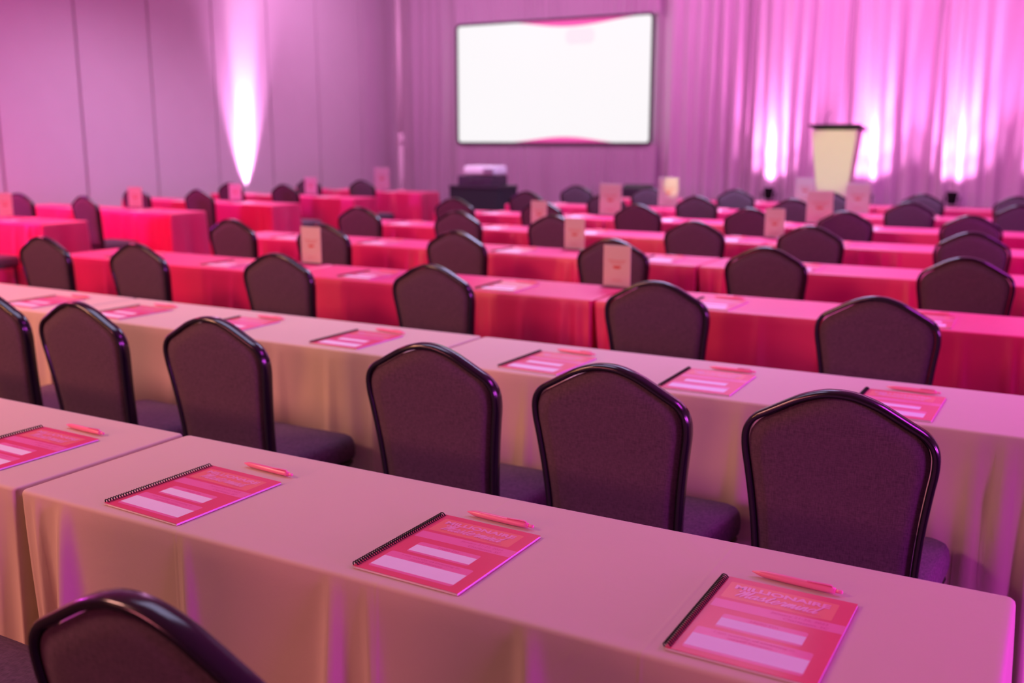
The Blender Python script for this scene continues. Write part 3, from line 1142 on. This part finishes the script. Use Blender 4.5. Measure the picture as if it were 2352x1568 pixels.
GLY = {
    'M': ([[(-0.1, 1.15), (-0.28, 1.35), (-0.05, 1.6), (0.25, 1.45), (0.2, 0.8), (0.02, 0.0)], [(0.02, 0.0), (0.35, 0.9), (0.75, 1.7), (0.7, 0.9), (0.6, 0.0)], [(0.6, 0.0), (0.95, 0.9), (1.35, 1.7), (1.25, 0.8), (1.25, 0.1), (1.45, 0.05), (1.65, 0.35)]], 1.65),
    'a': ([[(0.78, 0.85), (0.42, 1.0), (0.08, 0.6), (0.12, 0.1), (0.42, 0.05), (0.72, 0.6), (0.8, 0.98)], [(0.8, 0.98), (0.74, 0.3), (0.86, 0.02), (1.08, 0.35)]], 1.08),
    's': ([[(0, 0.35), (0.3, 0.85), (0.42, 1.12), (0.48, 0.8), (0.58, 0.32), (0.35, 0.0), (0.1, 0.12)], [(0.5, 0.1), (0.68, 0.12), (0.85, 0.35)]], 0.85),
    't': ([[(0, 0.35), (0.3, 0.9), (0.55, 1.65)], [(0.55, 1.65), (0.35, 0.8), (0.3, 0.2), (0.48, 0.0), (0.78, 0.35)], [(0.1, 1.12), (0.75, 1.18)]], 0.78),
    'e': ([[(0, 0.35), (0.4, 0.5), (0.66, 0.8), (0.5, 1.05), (0.2, 0.8), (0.12, 0.3), (0.36, 0.0), (0.65, 0.08), (0.88, 0.35)]], 0.88),
    'r': ([[(0, 0.35), (0.28, 0.9), (0.36, 1.12), (0.45, 0.92), (0.68, 0.95), (0.58, 0.4), (0.66, 0.04), (0.9, 0.35)]], 0.9),
    'm': ([[(0, 0.35), (0.22, 0.98), (0.18, 0.4), (0.14, 0.0)], [(0.14, 0.0), (0.3, 0.65), (0.52, 1.0), (0.56, 0.6), (0.5, 0.0)], [(0.5, 0.0), (0.66, 0.65), (0.88, 1.0), (0.92, 0.5), (0.9, 0.1), (1.05, 0.02), (1.25, 0.35)]], 1.25),
    'i': ([[(0, 0.35), (0.25, 1.0), (0.2, 0.3), (0.32, 0.0), (0.55, 0.35)], [(0.3, 1.38), (0.36, 1.46)]], 0.55),
    'n': ([[(0, 0.35), (0.22, 0.98), (0.18, 0.4), (0.14, 0.0)], [(0.14, 0.0), (0.3, 0.65), (0.54, 1.0), (0.6, 0.5), (0.56, 0.1), (0.7, 0.02), (0.92, 0.35)]], 0.92),
    'd': ([[(0.78, 0.85), (0.42, 1.0), (0.08, 0.6), (0.12, 0.1), (0.42, 0.05), (0.75, 0.7), (1.0, 1.85)], [(1.0, 1.85), (0.85, 0.9), (0.78, 0.2), (0.92, 0.0), (1.2, 0.4)]], 1.1),
}


def script_mesh(name, word, x, y, width, height, z, mat, pen=0.12, shear=0.4):
    strokes = []
    cxp = 0.0
    for chh in word:
        st, adv = GLY[chh]
        for s in st:
            strokes.append([(px+cxp+shear*py, py) for px, py in s])
        cxp += adv
    allp = [q for s in strokes for q in s]
    x0, x1 = min(q[0] for q in allp), max(q[0] for q in allp)
    y0_, y1_ = min(q[1] for q in allp), max(q[1] for q in allp)
    V, F = [], []
    for s in strokes:
        cp = catmull([(a, b, 0) for a, b in s], 5)
        b0 = len(V)
        for i, p in enumerate(cp):
            d = (cp[min(i+1, len(cp)-1)]-cp[max(i-1, 0)]).normalized()
            nrm_ = Vector((-d.y, d.x, 0))
            wv = pen*(0.7+0.5*abs(d.y))*0.5
            for sg in (-1, 1):
                q = p+nrm_*wv*sg
                V.append((x+(q.x-x0)/(x1-x0)*width, y+(q.y-y0_)/(y1_-y0_)*height, z))
        for i in range(len(cp)-1):
            F.append((b0+2*i, b0+2*i+2, b0+2*i+3, b0+2*i+1))
    return mesh(name, V, F, mat, False)


def make_notebook():
    root = empty('spiral_notebook', (0, 0, 0))
    obj('page_block', box('page_block', (NW/2+0.002, NH/2, 0.0023), (NW-0.006, NH-0.003, 0.003), MT['white']), root)
    obj('back_cover', box('back_cover', (NW/2, NH/2, 0.0006), (NW, NH, 0.0008), MT['card']), root)
    cv = obj('cover', box('cover', (NW/2, NH/2, 0.0041), (NW, NH, 0.0006), MT['cover']), root)
    z = 0.00441
    d = 0.00006
    obj('title_panel', flat(rr2(0.018, 0.192, 0.200, 0.261, 0.003), z+d, MT['panel'], 'title_panel'), cv)
    obj('date_band', flat([(0.0135, 0.162), (0.2158, 0.164), (0.2158, 0.193), (0.0135, 0.190)], z+d, MT['band'], 'date_band'), cv)
    obj('name_box', flat(rr2(0.042, 0.172, 0.097, 0.144), z+d, MT['band'], 'name_box'), cv)
    obj('name_space', flat(rr2(0.0425, 0.1715, 0.103, 0.130, 0.0008), z+2*d, MT['white'], 'name_space'), cv)
    obj('reason_box', flat(rr2(0.020, 0.193, 0.0155, 0.0865), z+d, MT['band'], 'reason_box'), cv)
    obj('reason_space', flat(rr2(0.0205, 0.1925, 0.023, 0.0635, 0.0008), z+2*d, MT['white'], 'reason_space'), cv)
    # lettering
    obj('title_lettering', text_mesh('title_lettering', 'MILLIONAIRE', 0.029, 0.2385, 0.152, 0.0150, z+3*d, MT['letter'], 0.038), cv)
    obj('title_shadow', text_mesh('title_shadow', 'MILLIONAIRE', 0.0297, 0.2372, 0.152, 0.0150, z+2*d, MT['shadow_ink'], 0.045), cv)
    obj('script_shadow', script_mesh('script_shadow', 'Mastermind', 0.0387, 0.2108, 0.134, 0.0270, z+2.5*d, MT['shadow_ink'], 0.24), cv)
    obj('script_lettering', script_mesh('script_lettering', 'Mastermind', 0.038, 0.212, 0.134, 0.0270, z+3.5*d, MT['letter'], 0.20), cv)
    # small print too fine to read: a row of short dashes
    bmv, bmf = [], []
    rnd = random.Random(4)
    xx = 0.130
    while xx < 0.173:
        w_ = rnd.uniform(0.0012, 0.003)
        b0 = len(bmv)
        bmv += [(xx, 0.2055, z+2*d), (xx+w_, 0.2055, z+2*d), (xx+w_, 0.2085, z+2*d), (xx, 0.2085, z+2*d)]
        bmf.append((b0, b0+1, b0+2, b0+3))
        xx += w_+0.0009
    tag(obj('small_print', mesh('small_print', bmv, bmf, MT['shadow_ink'], False), cv), kind='stuff')
    tx = []
    for body, x, y, w_, h in (('January 21-22, 2023', 0.104, 0.1785, 0.087, 0.0088), ('Charleston, SC', 0.126, 0.1668, 0.068, 0.0082),
                              ("Hello I'm", 0.085, 0.1335, 0.043, 0.0072), ('I am worthy of investing in', 0.047, 0.0755, 0.120, 0.0078), ('myself because...', 0.071, 0.0655, 0.074, 0.0078)):
        tx.append(text_mesh('t', body, x, y, w_, h, z+2*d, MT['text'], 0.006, 0.12))
    bm = bmesh.new()
    for m_ in tx: bm.from_mesh(m_)
    me = bpy.data.meshes.new('text_lines')
    bm.to_mesh(me)
    bm.free()
    me.materials.append(MT['text'])
    tag(obj('text_lines', me, cv), kind='stuff')
    # coil binding: loops through the left edge
    parts = []
    N = 44
    for i in range(N):
        y = 0.006+i*(NH-0.012)/(N-1)
        pth = []
        for q in range(11):
            a = 2*math.pi*q/10
            pth.append((0.0015+0.0058*math.cos(a), y+0.0030*q/10-0.0015, 0.0052+0.0046*math.sin(a)))
        parts.append(sweep(pth, 0.00115, 5))
    V, F = join_vf(parts)
    obj('coil_binding', mesh('coil_binding', V, F, MT['coil']), root)
    return root


def make_pen():
    root = empty('ballpoint_pen', (0, 0, 0))
    prof = [(-0.071, 0.0010), (-0.068, 0.0016), (-0.060, 0.0038), (-0.052, 0.0050), (-0.02, 0.0056), (0.03, 0.0056), (0.052, 0.0050), (0.060, 0.0042), (0.0605, 0.0030)]
    V, F = sweep([(x*1.06, 0, 0.0066) for x, r in prof], [r*1.15 for x, r in prof], 12)
    obj('barrel', mesh('barrel', V, F, MT['pen']), root)
    V, F = sweep([(0.063, 0, 0.0066), (0.0745, 0, 0.0066), (0.0755, 0, 0.0066)], [0.0033, 0.0033, 0.002], 10)
    obj('push_button', mesh('push_button', V, F, MT['pen_clip']), root)
    V, F = sweep(catmull([(0.059, 0, 0.012), (0.055, -0.001, 0.0146), (0.032, -0.002, 0.014), (0.018, -0.002, 0.0132)], 4), 1, 4, False, [(-0.0022, -0.0007), (0.0022, -0.0007), (0.0022, 0.0007), (-0.0022, 0.0007)])
    obj('clip', mesh('clip', V, F, MT['pen_clip'], False), root)
    return root


nb0, pen0 = make_notebook(), make_pen()
nbf, pnf = [True], [True]
ZT = TZ+0.0006


def notebook(x, y, rz, lab, group):
    if nbf[0]:
        nbf[0] = False
        n_ = nb0
    else:
        n_ = copy_tree(nb0)
    n_.location = (x, y, ZT)
    n_.rotation_euler = (0, 0, rz)
    tag(n_, lab, 'notebook', group)


def pen(x, y, rz, lab, group):
    if pnf[0]:
        pnf[0] = False
        n_ = pen0
    else:
        n_ = copy_tree(pen0)
    n_.location = (x, y, ZT)
    n_.rotation_euler = (0, 0, rz)
    tag(n_, lab, 'pen', group)


NG, PG = 'pink spiral notebooks on the champagne tables', 'pink pens above the notebooks'
first_row = [(-0.459, 1.272, -0.4, 'pink spiral notebook at the outer end of the closest table, next to the camera'),
             (-1.029, 1.277, -1.1, 'sharp pink spiral notebook in the middle of the closest table'),
             (-1.657, 1.274, -2.6, 'pink spiral notebook beside the table joint on the closest table'),
             (-2.255, 1.290, -1.0, 'pink spiral notebook beyond the joint, cut off by the frame edge')]
pl = ['pink pen above the notebook closest to the camera', 'pink pen above the sharp middle notebook of the closest table',
      'pink pen above the notebook beside the table joint', 'pink pen above the notebook cut off by the frame edge']
pen_pos = [(-0.345, 1.580, -3.5), (-0.912, 1.582, -2.5), (-1.51, 1.590, -4), (-2.13, 1.600, -3)]
for (x, y, a, lab), (px, py, pa), pl_ in zip(first_row, pen_pos, pl):
    notebook(x, y, R(a), lab, NG)
    pen(px, py, R(pa), pl_, PG)
sec = [-0.385, -0.925, -1.475, -2.26, -2.86, -3.47, -4.03]
wh = ['outermost', 'second', 'third', 'fourth', 'fifth', 'sixth', 'seventh']
for j, xc in enumerate(sec):
    notebook(xc-0.108, 2.735, R(-1+1.6*math.sin(j*2.1)), 'pink spiral notebook on the second row, %s counted from the outer end' % wh[j], NG)
    pen(xc+0.02, 3.050, R(-3+3*math.sin(j*1.7)), 'pink pen on the second row, %s counted from the outer end' % wh[j], PG)
for r in range(2, 8):
    xs, yt = rowc[r]
    near = ROWF[r]-TD
    for j, x in enumerate(xs):
        xc = x+0.07+0.03*math.sin(j*1.9+r)
        xc = min(xc, -0.16)
        notebook(xc-0.108, near+0.035+0.012*math.sin(j+r*2), R(2*math.sin(j*2.7+r)), 'pink spiral notebook %s from the centre aisle on the %s row table' % (OE[j], ORD[r]), 'pink spiral notebooks on the fuchsia tables')
        pen(xc+0.01, near+0.35, R(-2+3*math.sin(j*1.3+r)), 'pink pen %s from the centre aisle on the %s row table' % (OE[j], ORD[r]), 'pink pens on the fuchsia tables')
lo = ['closest', 'second', 'third', 'fourth', 'last']
for r in range(3, 8):
    near = ROWF[r]-TD
    for j, x in enumerate((-8.35, -9.33)):
        notebook(x-0.108, near+0.04, R(2*math.sin(j*2.7+r)), 'pink spiral notebook at the %s seat of the %s table by the partition wall' % (('aisle', 'wall')[j], lo[r-3]), 'pink spiral notebooks by the partition wall')
        pen(x+0.01, near+0.36, R(-2), 'pink pen at the %s seat of the %s table by the partition wall' % (('aisle', 'wall')[j], lo[r-3]), 'pink pens by the partition wall')


# ------------------------------------------------------------------ tabletop signs
def make_sign(w, h):
    root = empty('tabletop_sign', (0, 0, 0))
    obj('card', box('card', (0, 0, h/2+0.006), (w-0.004, 0.0012, h-0.004), MT['card']), root)
    bm = bmesh.new()
    add_box(bm, (0, -0.0022, h/2+0.006), (w, 0.0018, h))
    add_box(bm, (0, 0.0022, h/2+0.006), (w, 0.0018, h))
    add_box(bm, (0, 0.0, 0.0025), (w, 0.075, 0.004))
    obj('acrylic_holder', bm_mesh('acrylic_holder', bm, MT['acrylic']), root)
    # print: two arched rows of marks, a red emblem, a line near the foot
    V, F = [], []
    rnd = random.Random(9)

    def dash(x0, x1, z0, z1):
        b0 = len(V)
        V.extend([(x0, -0.0008, z0), (x1, -0.0008, z0), (x1, -0.0008, z1), (x0, -0.0008, z1)])
        F.append((b0, b0+1, b0+2, b0+3))
    for (zc, ww, hh) in ((0.66, 0.62, 0.035), (0.60, 0.46, 0.03), (0.20, 0.34, 0.015), (0.16, 0.40, 0.015)):
        x = -ww*w/2
        while x < ww*w/2:
            d_ = rnd.uniform(0.02, 0.05)*w
            arc = 0.03*h*(1-(2*x/(ww*w))**2) if zc > 0.5 else 0
            dash(x, min(x+d_, ww*w/2), zc*h-hh*h/2-arc*0.5, zc*h+hh*h/2-arc*0.5)
            x += d_+0.012*w
    tag(obj('print_lines', mesh('print_lines', V, F, MT['ink'], False), root), kind='stuff')
    V = []
    for i in range(28):
        a = 2*math.pi*i/28
        x = 0.15*w*math.cos(a)
        zz = 0.045*h*math.sin(a)*(1 if math.sin(a) < 0 else 0.8-0.35*math.exp(-(math.cos(a)/0.2)**2))
        V.append((x, -0.0009, 0.5*h+zz))
    obj('red_emblem', mesh('red_emblem', V, [tuple(range(28))], MT['emblem'], False), root)
    return root


protos = {}


def sign(x, y, w, h, lab, group, rz=0):
    key = (w, h)
    if key not in protos:
        protos[key] = make_sign(w, h)
        s = protos[key]
    else:
        s = copy_tree(protos[key])
    s.location = (x, y, TZ+0.0008)
    s.rotation_euler = (0, 0, R(rz))
    tag(s, lab, 'sign', group)


SG = 'upright printed table signs'
sg = [(-1.955, ROWF[2]-0.05, 0.148, 0.205, 'pale pink table sign at the middle of the third row, largest in view', 0),
      (-3.90, ROWF[2]-0.05, 0.150, 0.215, 'pale pink table sign on the third row table at its joint by the aisle end', 0),
      (-2.885, ROWF[3]-0.05, 0.150, 0.205, 'pale pink table sign on the fourth row', 0),
      (-1.935, ROWF[4]-0.05, 0.150, 0.215, 'pale pink table sign on the fifth row between the middle and outer tables', 0),
      (-3.90, ROWF[4]-0.05, 0.150, 0.215, 'pale pink table sign on the fifth row near the aisle table joint', 0),
      (-3.89, ROWF[5]-0.05, 0.225, 0.300, 'large pale pink table sign on the sixth row in front of the stage monitor', 0),
      (-3.85, ROWF[6]-0.05, 0.225, 0.310, 'large pale pink table sign with a yellow glow on the seventh row', 0),
      (-2.74, ROWF[7]-0.05, 0.215, 0.280, 'large table sign on the eighth row before the near edge of the lectern', 0),
      (-1.93, ROWF[5]-0.05, 0.225, 0.285, 'large table sign on the sixth row directly before the lectern', 0),
      (-1.885, ROWF[6]-0.05, 0.225, 0.290, 'large table sign on the seventh row, outermost of the three before the lectern', 0),
      (-8.86, ROWF[3]-0.05, 0.165, 0.215, 'small pink table sign on the closest table by the partition wall', 14),
      (-8.75, ROWF[4]-0.05, 0.180, 0.215, 'small pink table sign on the second table by the partition wall', 10),
      (-8.72, ROWF[5]-0.05, 0.175, 0.195, 'small pink table sign in front of the white wall glow', 10),
      (-8.80, ROWF[6]-0.05, 0.180, 0.225, 'small pink table sign on the fourth table by the partition wall', 10),
      (-8.72, ROWF[7]-0.05, 0.235, 0.315, 'large pink table sign on the last table by the white pole', 10)]
for x, y, w, h, lab, rz in sg:
    sign(x, y, w, h, lab, SG, rz)
# the yellow glow on the sign of the seventh row comes from an added spot
